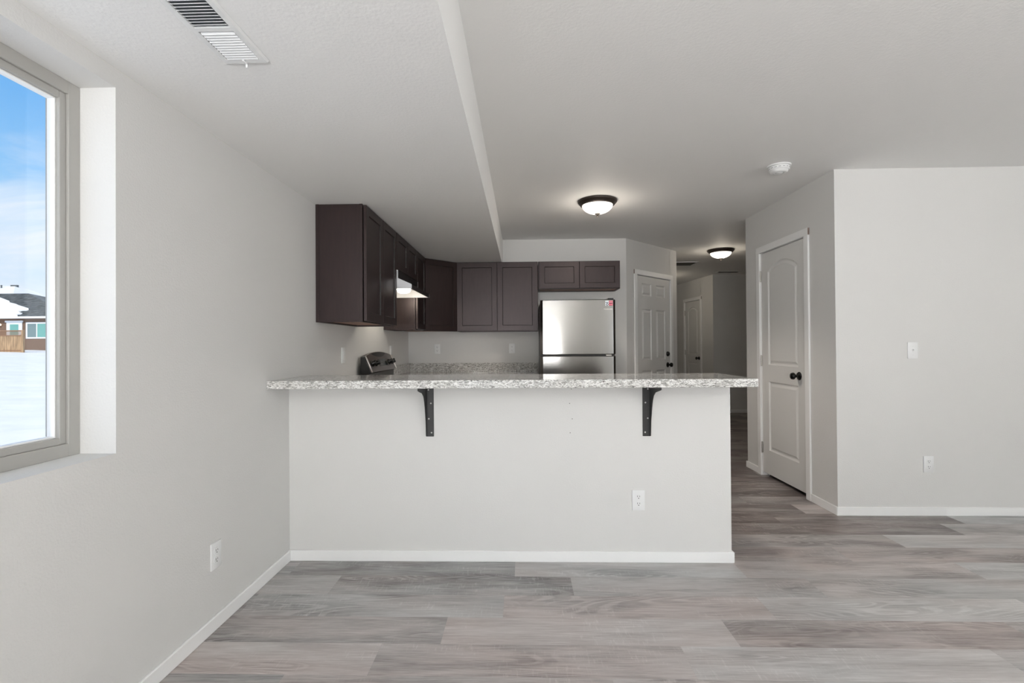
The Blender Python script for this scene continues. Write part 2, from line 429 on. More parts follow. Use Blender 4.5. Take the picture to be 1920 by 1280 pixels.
# south wall with patio door and window openings (behind the photographer), east wall with a window
SX = [(-1.22, .58, .03, 2.09), (3.15, 4.85, .78, 2.12)]
struct('wall_south', MB().box(XO, -1.22, YS - .15, YS, -.1, ZC).box(.58, 3.15, YS - .15, YS, -.1, ZC).box(4.85, XE + .15, YS - .15, YS, -.1, ZC)
       .box(-1.22, .58, YS - .15, YS, 2.09, ZC).box(-1.22, .58, YS - .15, YS, -.1, .03).box(3.15, 4.85, YS - .15, YS, 2.12, ZC).box(3.15, 4.85, YS - .15, YS, -.1, .78), PAINT)
struct('wall_east', MB().box(XE, XE + .15, YS, -2.6, -.1, ZC).box(XE, XE + .15, -.8, YN, -.1, ZC).box(XE, XE + .15, -2.6, -.8, -.1, .75).box(XE, XE + .15, -2.6, -.8, 2.05, ZC), PAINT)
def fixed_window(name, x0, x1, z0, z1, mull, rz=0, loc=(0, 0, 0)):
    r = bpy.data.objects.new(name, None); COL.objects.link(r); r['kind'] = 'structure'; r.location = loc; r.rotation_euler = (0, 0, rz)
    mb = MB()
    mb.box(x0, x0 + .05, -.06, 0, z0, z1).box(x1 - .05, x1, -.06, 0, z0, z1).box(x0 + .05, x1 - .05, -.06, 0, z0, z0 + .05).box(x0 + .05, x1 - .05, -.06, 0, z1 - .05, z1)
    if mull: mb.box((x0 + x1) / 2 - .03, (x0 + x1) / 2 + .03, -.06, 0, z0 + .05, z1 - .05)
    mb.build('window_frame', VINYL, r)
    MB().box(x0 + .05, x1 - .05, -.035, -.03, z0 + .05, z1 - .05).build('pane', GLASS, r)
fixed_window('door_4', -1.22, .58, .03, 2.09, True, 0, (0, YS - .05, 0))
fixed_window('window_2', 3.15, 4.85, .78, 2.12, True, 0, (0, YS - .05, 0))
fixed_window('window_3', -.9, .9, .75, 2.05, True, PI / 2, (XE + .05, -1.7, 0))

# kitchen back wall, diagonal wall, hall
struct('wall_back', MB().box(XL, D0[0], YBK, YBK + .12, -.1, ZC), PAINT)
def wall_seg(p, q, t, z0=-.1, z1=ZC, s0=0, s1=None):
    """box along p-q whose visible face runs on p-q and whose thickness goes to the left of p->q"""
    p, q = Vector(p), Vector(q); d = (q - p); L = d.length; d.normalize(); n = Vector((-d.y, d.x))
    s1 = L if s1 is None else s1
    a, b = p + d * s0, p + d * s1; c, e = b + n * t, a + n * t
    return [(a.x, a.y), (b.x, b.y), (c.x, c.y), (e.x, e.y)], z0, z1
def add_wall(mb, *a, **k):
    pts, z0, z1 = wall_seg(*a, **k); return mb.prism(pts, z0, z1, 'z')
DOOR_TOP = 2.045
mb = MB(); add_wall(mb, D0, D1, .12, s0=0, s1=.215); add_wall(mb, D0, D1, .12, s0=.99); add_wall(mb, D0, D1, .12, z0=DOOR_TOP, s0=.2, s1=1.0)
struct('wall_diagonal', mb, PAINT)
struct('wall_hall_left', MB().box(D1[0] - .12, D1[0], D1[1], YN, -.1, ZC), PAINT)
mb = MB(); p0, p1 = HE, HW; LH = 1.9                       # hall door wall, face towards -x
add_wall(mb, p0, p1, .12, s0=0, s1=LH - 1.10); add_wall(mb, p0, p1, .12, s0=LH - .47); add_wall(mb, p0, p1, .12, z0=DOOR_TOP, s0=LH - 1.12, s1=LH - .45)
struct('wall_hall_right', mb, PAINT)
struct('wall_hall_end', MB().box(HW[0] + .005, XE, HW[1], HW[1] + .12, -.1, ZC), PAINT)
struct('wall_hall_far', MB().box(D1[0], HE[0] + .3, HE[1], HE[1] + .12, -.1, ZC), PAINT)
struct('wall_north', MB().box(XO, XE + .15, YN, YN + .15, -.1, ZC), PAINT)
# closet block: south face, west face with door, north face
DY0, DY1 = 3.842, 4.553
struct('wall_right', MB().box(XR, XE, 3.4845, 3.6, -.1, ZC).box(XR, XR + .12, 3.6, DY0, -.1, ZC).box(XR, XR + .12, DY1, 4.73, -.1, ZC).box(XR, XR + .12, DY0, DY1, DOOR_TOP, ZC).box(XR, XE, 4.73, 4.846, -.1, ZC), PAINT)
# peninsula half wall
XP = 1.152
pen = MB().box(XL, XP, YP, YP + .12, 0, .9915)
struct('wall_peninsula', pen, PAINT)
tag_dots = MB()
# tiny filled screw holes left on the half wall, between the two brackets
hp = [(.273, .964), (.263, .883), (.277, .797), (.265, .719)]
mb = MB()
for x, z in hp: mb.lathe([(0, .0006), (.0022, .0004), (.0026, 0)], (x, YP, z), 'y-', 12)
o = mb.build('screw_holes', mat('dark_hole', (.2, .19, .18), .8)); o.parent = bpy.data.objects['wall_peninsula']

# baseboards
BH, BT = .06, .012
def bb(name, *boxes):
    mb = MB()
    for b in boxes: mb.prism(*b[:1], b[1], b[2], b[3]) if isinstance(b[0], list) else mb.box(*b, bevel=.0025)
    return struct(name, mb, TRIM)
bb('baseboard_left', (XL, XL + BT, YS, YP - BT, 0, BH))
bb('baseboard_peninsula', (XL, XP + BT, YP - BT, YP, 0, BH), (XP, XP + BT, YP, YP + .12, 0, BH))
bb('baseboard_right', (XR - BT, XE, 3.4845 - BT, 3.4845, 0, BH), (XR - BT, XR, 3.4845, DY0 - .058, 0, BH), (XR - BT, XR, DY1 + .058, 4.846 + BT, 0, BH), (XR, XE, 4.846, 4.846 + BT, 0, BH))
bb('baseboard_hall', (HW[0], XE, HW[1] - BT, HW[1], 0, BH))
bb('baseboard_south', (XL, -1.22, YS, YS + BT, 0, BH), (.58, XE, YS, YS + BT, 0, BH))
bb('baseboard_east', (XE - BT, XE, YS + BT, 3.47, 0, BH))
mb = MB(); add_wall(mb, D0, D1, -BT, z0=0, z1=BH, s0=0, s1=.155); add_wall(mb, D0, D1, -BT, z0=0, z1=BH, s0=1.05)
struct('baseboard_diagonal', mb, TRIM)
mb = MB(); add_wall(mb, p0, p1, -BT, z0=0, z1=BH, s0=0, s1=LH - 1.16); add_wall(mb, p0, p1, -BT, z0=0, z1=BH, s0=LH - .41)
struct('baseboard_hall_right', mb, TRIM)

# ------------------------------------------------------------ doors
def hinge_mb(z):
    mb = MB().lathe([(0, -.05), (.006, -.05), (.006, .05), (0, .05)], (0, 0, z), 'z', 12)
    for k in (-.03, -.01, .01, .03): mb.lathe([(.0064, k - .001), (.0068, k), (.0064, k + .001)], (0, 0, z), 'z', 12)
    return mb.box(-.016, .012, .001, .004, z - .045, z + .045)
def make_door(name, w, ztop, loc, rz, panels, prof, knob_x, hinge_x, raw_left=True, deadbolt=False, recess=.004, hinges=(.26, 1.055, 1.83)):
    """opening from x=0..w in the local frame, room side towards -y, wall face at y=0"""
    r = bpy.data.objects.new(name, None); COL.objects.link(r); r['kind'] = 'structure'; r.location = loc; r.rotation_euler = (0, 0, rz)
    g = .003; sw, sh = w - 2 * g, ztop - .035 - .0075
    mb = panelled(sw, sh, .035, panels(sw, sh), prof)
    mb.build('door_slab', DOORW, r, M=Matrix.Translation((g, recess, .035)))
    cw, ct = .057, .015
    for nm, x0 in (('left', -cw), ('right', w)):
        MB().box(x0, x0 + cw, -ct, 0, 0, ztop, .002).build('door_casing', TRIM, r)
    # head casing; its sawn ends are left unpainted
    hd = MB().box(-cw, w + cw, -ct, 0, ztop, ztop + cw, .001).build('head_casing', TRIM, r)
    en = MB().box(-cw - .0012, -cw + .0002, -ct + .001, -.001, ztop + .002, ztop + cw - .002)
    en.build('sawn_end', RAW, hd)['label'] = 'raw brown sawn wood end'
    jm = MB().box(-.0, g - .001, 0, .12, 0, ztop).box(w - g + .001, w, 0, .12, 0, ztop).box(0, w, 0, .12, ztop - g + .001, ztop)
    jm.box(g, g + .012, .042, .06, 0, ztop).box(w - .015, w - g, .042, .06, 0, ztop)
    jm.build('door_jamb', TRIM, r)
    kn = MB().lathe([(.033, 0), (.033, .004), (.028, .009), (.012, .011), (.011, .03), (.018, .037), (.027, .045), (.0285, .054), (.024, .064), (.012, .069), (0, .07)], (knob_x, recess, .95), 'y-', 28)
    kn.build('door_knob', KNOB, r, smooth=True)['label'] = 'glossy black round knob'
    if deadbolt:
        MB().lathe([(.032, 0), (.032, .006), (.027, .016), (.022, .02), (0, .02)], (knob_x, recess, 1.09), 'y-', 28).build('deadbolt', KNOB, r, smooth=True)
    for z in hinges:
        hinge_mb(z).build('hinge', NICKEL, r, M=Matrix.Translation((hinge_x, recess - .008, 0)))
    return r
def arch(x0, x1, z0, z1, rise, n=22):
    """panel outline with an eyebrow-arched head"""
    sh = (x1 - x0) * .09
    pts = [(x0, z0), (x1, z0), (x1, z1 - rise)]
    for i in range(1, n):
        t = i / n; x = x1 + (x0 - x1) * t
        u = abs(2 * t - 1); q = (1 - u) / .22
        pts.append((x, z1 - rise + rise * ((1 - u * u) if u < .78 else .392 * q * q * (3 - 2 * q) * .9 + .0392 * q)))
    pts.append((x0, z1 - rise)); return pts
PROF = [(.003, .004), (.010, .0105), (.018, .0115), (.022, .0105), (.040, .002)]
def two_panel(w, h):
    m = .118 if w > .62 else .105
    return [arch(m, w - m, 1.02 - .035, h - .105, .075), rect(m, w - m, .215, .855 - .02)]
def six_panel(w, h):
    a, c = .115, w / 2; g = .055
    P = []
    for x0, x1 in ((a, c - g), (c + g, w - a)):
        P += [rect(x0, x1, 1.80 - .035, 1.95 - .035), rect(x0, x1, 1.02 - .035, 1.64 - .035), rect(x0, x1, .25, .86)]
    return P
# local x runs so that the room side is -y: for the closet (face towards -x) rotate -90 deg: local x -> -y
make_door('door_1', DY1 - DY0, DOOR_TOP, (XR, DY1, 0), -PI / 2, two_panel, PROF, DY1 - DY0 - .065 - .04, .007)
bpy.data.objects['door_1'].children
ang = math.atan2(D1[1] - D0[1], D1[0] - D0[0]); dd = Vector((math.cos(ang), math.sin(ang)))
o0 = Vector(D0) + dd * .212
make_door('door_2', .782, DOOR_TOP, (o0.x, o0.y, 0), ang, six_panel, PROF, .782 - .065, 0.004, deadbolt=True)
hdir = (Vector(HW) - Vector(HE)).normalized(); o1 = Vector(HE) + hdir * (LH - 1.10)
make_door('door_3', .63, DOOR_TOP, (o1.x, o1.y, 0), math.atan2(hdir.y, hdir.x), two_panel, PROF, .63 - .07, 0.001)
# on the closet and hall doors the raw end faces the photographer: swap it to the other end
for dn, wd in (('door_1', DY1 - DY0), ('door_3', .63)):
    hc = [c for c in bpy.data.objects[dn].children if c.name.startswith('head_casing')][0]
    hc.children[0].location.x = wd + 2 * .057 + .001

# ------------------------------------------------------------ wall plates
def outlet(label, loc, rz, group=None):
    r = thing('power_outlet', label, 'outlet', loc, rz, group)
    MB().box(-.035, .035, -.006, 0, -.057, .057, .0025, seg=2).build('cover_plate', PLATE, r, smooth=True)
    for s in (-1, 1):
        z = s * .0195; mb = MB()
        pts = []
        for i in range(20):
            a = 2 * PI * i / 20; x = .0172 * math.cos(a); zz = max(-.0135, min(.0135, .0172 * math.sin(a)))
            pts.append((x, z + zz))
        mb.prism(pts, -.0078, -.005, 'y')
        mb.box(-.0072, -.0050, -.0082, -.0074, z - .001, z + .008, mi=1).box(.0050, .0072, -.0082, -.0074, z, z + .007, mi=1)
        mb.lathe([(.0026, 0), (.0026, .0006), (0, .0006)], (0, -.0076, z - .007), 'y-', 12, 1)
        mb.build('socket', [PLATE, SLOT], r)
    MB().lathe([(.003, 0), (.003, .001), (0, .0014)], (0, -.006, 0), 'y-', 12).build('screw', PLATE, r)
    return r
outlet('white duplex outlet low on the left window wall', (XL, 2.062, .316), PI / 2)
outlet('white duplex outlet on the front of the peninsula wall', (.641, YP, .3435), 0)
outlet('white duplex outlet low on the bright right-hand wall', (2.8375, 3.4845, .359), 0)
outlet('white outlet on the kitchen back wall, under the corner cabinet', (-.991, YBK, 1.176), 0)
outlet('white outlet on the kitchen back wall, beside the fridge', (-.119, YBK, 1.177), 0)
def switch(label, loc, rz, toggle=False):
    r = thing('light_switch', label, 'light switch', loc, rz)
    MB().box(-.0355, .0355, -.006, 0, -.058, .058, .0025, seg=2).build('cover_plate', PLATE, r, smooth=True)
    if toggle:
        MB().box(-.005, .005, -.0075, -.006, -.012, .012, .0005).box(-.0035, .0035, -.017, -.006, -.001, .008, .001).build('toggle', PLATE, r)
    else: MB().box(-.016, .016, -.009, -.006, -.033, .033, .001).build('rocker', PLATE, r)
    for s in (-1, 1): MB().lathe([(.003, 0), (.003, .001), (0, .0014)], (0, -.006, s * .048 if not toggle else s * .03), 'y-', 12).build('screw', PLATE, r)
switch('white toggle switch at mid height on the bright right-hand wall', (2.739, 3.4845, 1.156), 0, True)
switch('white wall plate above the bar on the left wall, before the stove', (XL, 3.563, 1.146), PI / 2)
switch('white wall plate on the left wall, past the stove knobs', (XL, 4.865, 1.16), PI / 2)

# ------------------------------------------------------------ ceiling things
def ceiling_light(label, loc, group):
    r = thing('ceiling_light', label, 'ceiling light', loc, 0, group)
    MB().lathe([(0, 0), (.166, 0), (.166, -.010), (.160, -.020), (.150, -.026), (.146, -.036), (.134, -.042), (.128, -.038), (.128, -.02)], (0, 0, 0), 'z', 56).build('rim', BRONZE, r, smooth=True)
    bp = [(.128, -.036)]
    for i in range(1, 13):
        a = i / 12 * PI / 2; bp.append((.130 * math.cos(a), -.038 - .072 * math.sin(a)))
    MB().lathe(bp, (0, 0, 0), 'z', 56).build('glass_bowl', BOWL, r, smooth=True)
    MB().lathe([(.0, -.100), (.022, -.106), (.023, -.112), (.012, -.119), (.008, -.124), (.011, -.129), (.006, -.136), (0, -.138)], (0, 0, 0), 'z', 24).build('finial', FINIAL, r, smooth=True)
    return r
ceiling_light('lit flush dome ceiling light with dark bronze rim over the kitchen', (.65, 4.155, ZC), 'flush ceiling lights')
ceiling_light('lit flush dome ceiling light with dark bronze rim in the hall', (2.60, 6.40, ZC), 'flush ceiling lights')
ceiling_light('dome ceiling light deeper in the hall, behind the diagonal door wall', (2.45, 8.7, ZC), 'flush ceiling lights')
lamp('far_hall_bulb', 'POINT', (2.45, 8.7, 2.27), 3, (1, .88, .72), shadow_soft_size=.06)
lamp('kitchen_bulb', 'SPOT', (.65, 4.155, 2.285), 50, (1, .885, .78), (0, 0, -1), spot_size=2.25, spot_blend=.5, shadow_soft_size=.09)
lamp('kitchen_bulb_glow', 'POINT', (.65, 4.155, 2.25), 3.6, (1, .9, .78), shadow_soft_size=.08)
lamp('hall_bulb', 'POINT', (2.60, 6.40, 2.26), 2.8, (1, .88, .72), shadow_soft_size=.06)

r = thing('smoke_detector', 'round white smoke detector on the ceiling near the closet wall', 'smoke detector', (1.785, 3.40, ZC))
MB().lathe([(0, 0), (.076, 0), (.076, -.008), (.072, -.011), (.066, -.012)], (0, 0, 0), 'z', 48).build('mounting_ring', PLATE, r, smooth=True)
MB().lathe([(.066, -.008), (.066, -.030), (.062, -.034), (.058, -.034), (.054, -.044), (.046, -.050), (.030, -.050), (.028, -.047), (.022, -.047), (.020, -.052), (0, -.053)], (0, 0, 0), 'z', 48).build('sensor_body', PLATE, r, smooth=True)
mb = MB()
for k in range(16):
    a = k / 16 * 2 * PI
    b = bmesh.new(); bmesh.ops.create_cube(b, size=1); bmesh.ops.scale(b, vec=(.002, .016, .005), verts=b.verts)
    mb.join(b, 0, Matrix.Rotation(a, 4, 'Z') @ Matrix.Translation((.0655, 0, -.022)))
mb.build('vent_slots', mat('grey_slot', (.45, .45, .45), .6), r)

# supply register on the soffit
r = thing('ceiling_vent', 'white louvred air register on the lowered ceiling above the window', 'vent', (-.88, 1.365, ZS))
mb = MB(); x, y = .074, .166; xi, yi = .052, .148; z0, z1 = -.007, 0
mb.prism([(-x, z1), (-x, -.002), (-x + .006, z0), (-xi, z0), (-xi, z1)], -y, y, 'y').prism([(x, z1), (x, -.002), (x - .006, z0), (xi, z0), (xi, z1)], -y, y, 'y')
mb.box(-xi, xi, yi, y, z0, z1).box(-xi, xi, -y, -yi, z0, z1).box(-xi, xi, -.008, .008, z0, z1)
mb.build('register_frame', PLATE, r)
MB().box(-xi, xi, -yi, yi, -.0012, -.0002).build('duct_opening', mat('duct_dark', (.13, .14, .15), .5), r)
for sgn in (-1, 1):
    for k in range(11):
        yy = sgn * (.018 + k * .0122)
        mb = MB(); b = bmesh.new(); bmesh.ops.create_cube(b, size=1); bmesh.ops.scale(b, vec=(2 * xi - .004, .0105, .0012), verts=b.verts)
        mb.join(b, 0, Matrix.Translation((0, yy, -.0048)) @ Matrix.Rotation((.55 if sgn < 0 else -.62), 4, 'X'))
        mb.build('louver', PLATE, r)
MB().box(-.003, .003, yi - .004, yi + .022, -.012, -.006, .001).box(-.003, .003, yi + .016, yi + .022, -.022, -.008, .001).build('damper_lever', PLATE, r)
def hall_vent(name, label, x0, x1, y0, y1):
    r = thing(name, label, 'vent', ((x0 + x1) / 2, (y0 + y1) / 2, ZC)); a, c = (x1 - x0) / 2, (y1 - y0) / 2
    ringm = MB().box(-a, a, -c, -c + .025, -.008, 0, .001).box(-a, a, c - .025, c, -.008, 0, .001).box(-a, -a + .025, -c, c, -.008, 0, .001).box(a - .025, a, -c, c, -.008, 0, .001)
    ringm.build('grille_frame', PLATE, r)
    MB().box(-a + .025, a - .025, -c + .025, c - .025, -.0012, -.0002).build('duct_opening', SLOT, r)
    n = int((2 * c - .05) / .02); mb = MB()
    for k in range(n):
        b = bmesh.new(); bmesh.ops.create_cube(b, size=1); bmesh.ops.scale(b, vec=(2 * a - .05, .011, .001), verts=b.verts)
        mb.join(b, 0, Matrix.Translation((0, -c + .035 + k * .02, -.0055)) @ Matrix.Rotation(.6, 4, 'X'))
    mb.build('grille_slats', mat('grille_dark', (.16, .15, .13), .6), r)
hall_vent('return_air_grille', 'dark slatted return air grille on the hall ceiling', 2.12, 2.64, 7.29, 7.62)
hall_vent('ceiling_vent', 'small white register on the hall ceiling by the end wall', 3.32, 3.70, 8.27, 8.44)

# ------------------------------------------------------------ countertops
bar = tag(MB().box(XL + .001, 1.19, 2.481, 2.985, .9915, 1.034, .003, seg=2).build('bar_countertop', GRAN), 'long speckled granite bar top on the white peninsula wall', 'countertop')

# brackets under the bar: vertical leg, horizontal leg, web with curved inner edge
def bracket(label, x, side):
    r = thing('countertop_bracket', label, 'bracket', (x, YP, .70), 0, 'black steel brackets under the bar')
    xs = (0, .043) if side < 0 else (-.043, 0)
    MB().box(xs[0], xs[1], -.004, 0, 0, .2915, .0008).build('wall_leg', BLKM, r)
    MB().box(xs[0], xs[1], -.23, -.004, .2875, .2915, .0008).build('shelf_leg', BLKM, r)
    prof = [(-.004, .003), (-.012, .003), (-.022, .09), (-.046, .17), (-.060, .205), (-.080, .232), (-.12, .254), (-.19, .268), (-.226, .277), (-.228, .2875), (-.004, .2875)]
    MB().prism(prof, *( (0, .004) if side < 0 else (-.004, 0)), axis='x').build('gusset', BLKM, r)
    for k, (dx, z) in enumerate(((.013, .263), (.027, .187), (.015, .100), (.030, .022))):
        xx = xs[0] + dx if side < 0 else xs[0] + .043 - dx
        MB().lathe([(.0045, 0), (.0042, .0015), (.002, .0024), (0, .0024)], (xx, -.004, z), 'y-', 14).build('screw', ZINC, r)
bracket('black steel bracket under the left half of the granite bar', -.545, -1)
bracket('black steel bracket under the right end of the granite bar', .711, 1)

CT = .91
mb = MB().box(XL + .001, XL + .635, 4.617, YBK - .001, CT - .03, CT, .002).box(XL + .635, .178, YBK - .635, YBK - .001, CT - .03, CT, .002)
kc = tag(mb.build('kitchen_countertop', GRAN), 'speckled granite counter along the back wall between stove and fridge', 'countertop')
MB().box(XL + .022, .178, YBK - .021, YBK - .001, CT, CT + .102, .0015).box(XL + .001, XL + .021, 4.617, YBK - .001, CT, CT + .102, .0015).build('backsplash', GRAN, kc)
mb = MB().box(XL + .001, XP, 2.852, 3.49, CT - .03, CT, .002).box(XL + .001, XL + .635, 3.49, 3.846, CT - .03, CT, .002)
tag(mb.build('sink_countertop', GRAN), 'lower granite counter hidden behind the raised bar', 'countertop')

# ------------------------------------------------------------ cabinets
SHAK = [(.0045, .008)]
def cab_door(w, h, parent, x, z, y=-.025, st=.056, name='door', M=None):
    mb = panelled(w, h, .019, [rect(st, w - st, st, h - st)], SHAK, mi_ring=1)
    return mb.build(name, [ESP, ESPG], parent, M=(M or Matrix.Identity(4)) @ Matrix.Translation((x, y, z)))
def upper(label, w, h, loc, rz, nd, d=.305, group='dark wood wall cabinets'):
    """local: back against y=0.. body from y=-d? front face at y=0, body behind it to y=d"""
    r = thing('wall_cabinet', label, 'cabinet', loc, rz, group)
    g = .0007
    mb = MB().box(g, w - g, .019, d - .001, .012, h, .0008)
    mb.box(g, w - g, 0, .019, 0, h, .0008).box(g, .018, .019, d - .001, 0, .012).box(w - .018, w - g, .019, d - .001, 0, .012)
    mb.box(g, w - g, d - .02, d - .001, 0, .012)
    mb.box(-.0035, g + .001, -.0015, .018, 0, h, .0005).box(-.0035, g + .001, d - .022, d - .001, 0, h, .0005)
    mb.build('cabinet_body', ESP, r)
    MB().box(.018, w - .018, .019, d - .021, .0105, .0125).build('underside_panel', BIRCH, r)['label'] = 'bare reddish wood underside'
    e = .006; dw = (w - e * 2 - (nd - 1) * .004) / nd
    for k in range(nd): cab_door(dw, h - 2 * e, r, e + k * (dw + .004), e)
    return r
XF = XL + .305
ZB = ZS - .762
hC = .762 - .001
upper('tall two-door dark cabinet on the left wall, nearest the window', .762, hC, (XF, 3.0935, ZB), PI / 2, 2)
upper('short two-door dark cabinet above the range hood', .762, .304, (XF, 3.0935 + .763, ZS - .305), PI / 2, 2)
upper('narrow one-door dark cabinet between range hood and corner', .388, hC, (XF, 3.0935 + 1.530, ZB), PI / 2, 1)
upper('tall two-door dark cabinet on the back wall beside the fridge', .895, hC, (-.7185, YBK - .306, ZB), 0, 2)
upper('short wide two-door dark cabinet above the refrigerator', .889, .304, (.185, YBK - .306, ZS - .305), 0, 2)
# corner cabinet with diagonal door
r = thing('corner_wall_cabinet', 'dark corner cabinet with a diagonal door above the counter', 'cabinet', (XL, YBK, ZB), 0, 'dark wood wall cabinets')
a, c = .306, .609
pts = [(.001, -.001), (c, -.001), (c, -a), (a, -c), (.001, -c)]
MB().prism(pts, .012, hC, 'z').prism([(c, -a), (a, -c), (a - .014, -c + .014), (c - .014, -a + .014)], 0, .012, 'z').build('cabinet_body', ESP, r)
MB().prism([(.02, -.02), (c - .02, -.02), (c - .02, -a), (a, -c + .02), (.02, -c + .02)], .0105, .0122, 'z').build('underside_panel', BIRCH, r)
Md = Matrix.Translation((a, -c, 0)) @ Matrix.Rotation(PI / 4, 4, 'Z'); wd = math.hypot(c - a, c - a)
cab_door(wd - .012, hC - .012, r, .006, .006, M=Md)
# base cabinets: backs to the walls, toe kick, door and drawer
def base(label, w, loc, rz, nd=1, d=.60):
    r = thing('base_cabinet', label, 'cabinet', loc, rz, 'dark wood base cabinets')
    h = CT - .031; g = .001
    MB().box(g, w - g, 0, d - .002, .10, h, .0008).box(g, w - g, .06, d - .002, 0, .10).build('cabinet_body', ESP, r)
    dw = (w - .012 - (nd - 1) * .004) / nd
    for k in range(nd):
        cab_door(dw, .575, r, .006 + k * (dw + .004), .106)
        cab_door(dw, .17, r, .006 + k * (dw + .004), .69, name='drawer', st=.04)
base('dark base cabinet under the back counter, next to the corner', .45, (-.725, YBK - .60, 0), 0)
base('dark base cabinet under the back counter, next to the fridge', .448, (-.274, YBK - .60, 0), 0)
base('dark base cabinet in the far left kitchen corner', .38, (XL + .60, 4.618, 0), PI / 2)
base('dark base cabinet left of the stove, behind the bar', .345, (XL + .60, 3.498, 0), PI / 2)
for k, lb in enumerate(('left', 'middle', 'right')):
    base('dark base cabinet behind the peninsula wall, %s of three' % lb, .61, (XP - .002 - .61 * (2 - k), YP + .122 + .60, 0), PI)
for o in [o for o in bpy.data.objects if o.name.startswith('base_cabinet') and abs(o.rotation_euler.z - PI) < .01]: o.location.x = o.location.x

# ------------------------------------------------------------ range hood
r = thing('range_hood', 'slim range hood with a lit lamp under the short cabinet', 'range hood', (XL + .001, 3.0935 + .767, 1.674), PI / 2)
# local frame: x along the wall (0..w), front towards -y; wall at y=0
w_, d_, h_ = .754, .445, .150
t = .012
LP = [(-d_ + t + .003, .002), (-.012, .002), (-.012, .06), (-.335, .06), (-d_ + t + .003, .026)]
prof = [(0, 0), (-d_, 0), (-d_, .035), (-.335, .085), (-.335, h_), (0, h_)]
mb = MB()
for a0, a1 in ((0, t), (w_ - t, w_)): MB().prism(prof, a0, a1, 'x').build('side_panel', HOODM, r)['label'] = 'white side panel'
mb.prism([(-d_, 0), (-d_, .035), (-.335, .085), (-.335, h_), (0, h_), (0, h_ - t), (-.335 + t, h_ - t), (-.335 + t, .085 - .004), (-d_ + t, .032), (-d_ + t, 0)], t, w_ - t, 'x')
mb.build('hood_shell', BLKP, r)
MB().box(t, w_ - t, -.335, -.012, .070, .074).prism([(-d_ + t + .002, .004), (-d_ + t + .004, .004), (-d_ + t + .004, .028), (-.325, .072), (-.325, .077), (-d_ + t + .002, .031)], t, w_ - t, 'x').prism([(-d_ + t, .004), (-d_ + t + .002, .004), (-d_ + t + .002, .030), (-d_ + t, .032)], t, w_ - t, 'x').prism(LP, t, t + .002, 'x').prism(LP, w_ - t - .002, w_ - t, 'x').box(t, w_ - t, -.014, -.012, .002, .06).build('inner_liner', HOODM, r)
MB().box(.10, .66, -.19, -.04, .058, .070).build('grease_filter', NICKEL, r)
mb = MB().lathe([(.062, .050), (.062, .036), (.056, .018), (.036, .007), (0, .004)], (.40, -.285, 0), 'z', 28)
mb.build('lamp_lens', HBULB, r, smooth=True)['label'] = 'glowing lamp lens'
MB().box(.26, .56, -.34, -.20, .046, .070, .004).build('lamp_housing', HOODM, r)
MB().box(.29, .46, -.388, -.352, .071, .074).build('switch_panel', BLKP, r, M=Matrix.Translation((0, -.003, .004)))
lamp('hood_bulb', 'POINT', (XL + .255, 3.0935 + .767 + .40, 1.668), 3.2, (1, .9, .74), shadow_soft_size=.03)

# ------------------------------------------------------------ stove
r = thing('stove', 'stainless and black electric range against the left wall', 'stove', (XL + .030, 3.852, 0), PI / 2)
W = .757
MB().box(0, W, -.62, -.005, .05, .895, .003).build('oven_body', BLKP, r)
for lx in (.04, W - .04):
    for ly in (-.57, -.05): MB().lathe([(.018, 0), (.018, .01), (.01, .012), (.01, .05)], (lx, ly, 0), 'z', 14).build('leveling_foot', BLKP, r)
MB().box(.004, W - .004, -.64, -.03, .895, .912, .004).build('cooktop', BGLASS, r)
for bx, by, br in ((.2, -.18, .08), (.56, -.18, .1), (.2, -.46, .1), (.56, -.46, .08)):
    MB().lathe([(br - .003, .9122), (br, .9126), (br + .001, .9122)], (bx, by, 0), 'z', 40).build('burner_ring', DGREY, r)
MB().box(.004, W - .004, -.655, -.62, .17, .885, .006).build('oven_door', STEELD, r)
MB().box(.10, W - .10, -.6575, -.654, .33, .68, .001).build('oven_window', BGLASS, r)
MB().tube([(.08, -.655, .80), (.08, -.70, .80), (W - .08, -.70, .80), (W - .08, -.655, .80)], .011).build('oven_handle', STEEL, r, smooth=True)
MB().box(.004, W - .004, -.65, -.62, .055, .165, .005).build('storage_drawer', STEELD, r)
# backguard: black housing, tilted curved-top panel
def top(x, z0=1.130, rise=.034): return z0 + rise * (1 - ((x - W / 2) / (W / 2)) ** 2)
yt, yb = -.040, -.092          # panel depth at the top / bottom
zb = 1.002
mb = MB(); mb.prism([(0, .905), (0, 1.128), (yt + .01, 1.128), (yb + .012, zb), (yb + .012, .905)][::-1], .0, W, 'x')
mb.bm.free(); mb.bm = bmesh.new()
n = 24; b = bmesh.new(); A = []
for i in range(n + 1):
    x = W * i / n; zt = top(x) - .004
    A.append([b.verts.new(p) for p in ((x, -.004, .912), (x, -.004, zt), (x, yt + .006, zt), (x, yb + .008, zb), (x, yb + .022, zb - .012), (x, yb + .022, .912))])
for p, q in zip(A, A[1:]):
    for k in range(6): b.faces.new((p[k], p[(k + 1) % 6], q[(k + 1) % 6], q[k]))
b.faces.new(A[0]); b.faces.new(A[-1][::-1]); mb.join(b)
bg_ = mb.build('backguard', BLKP, r)
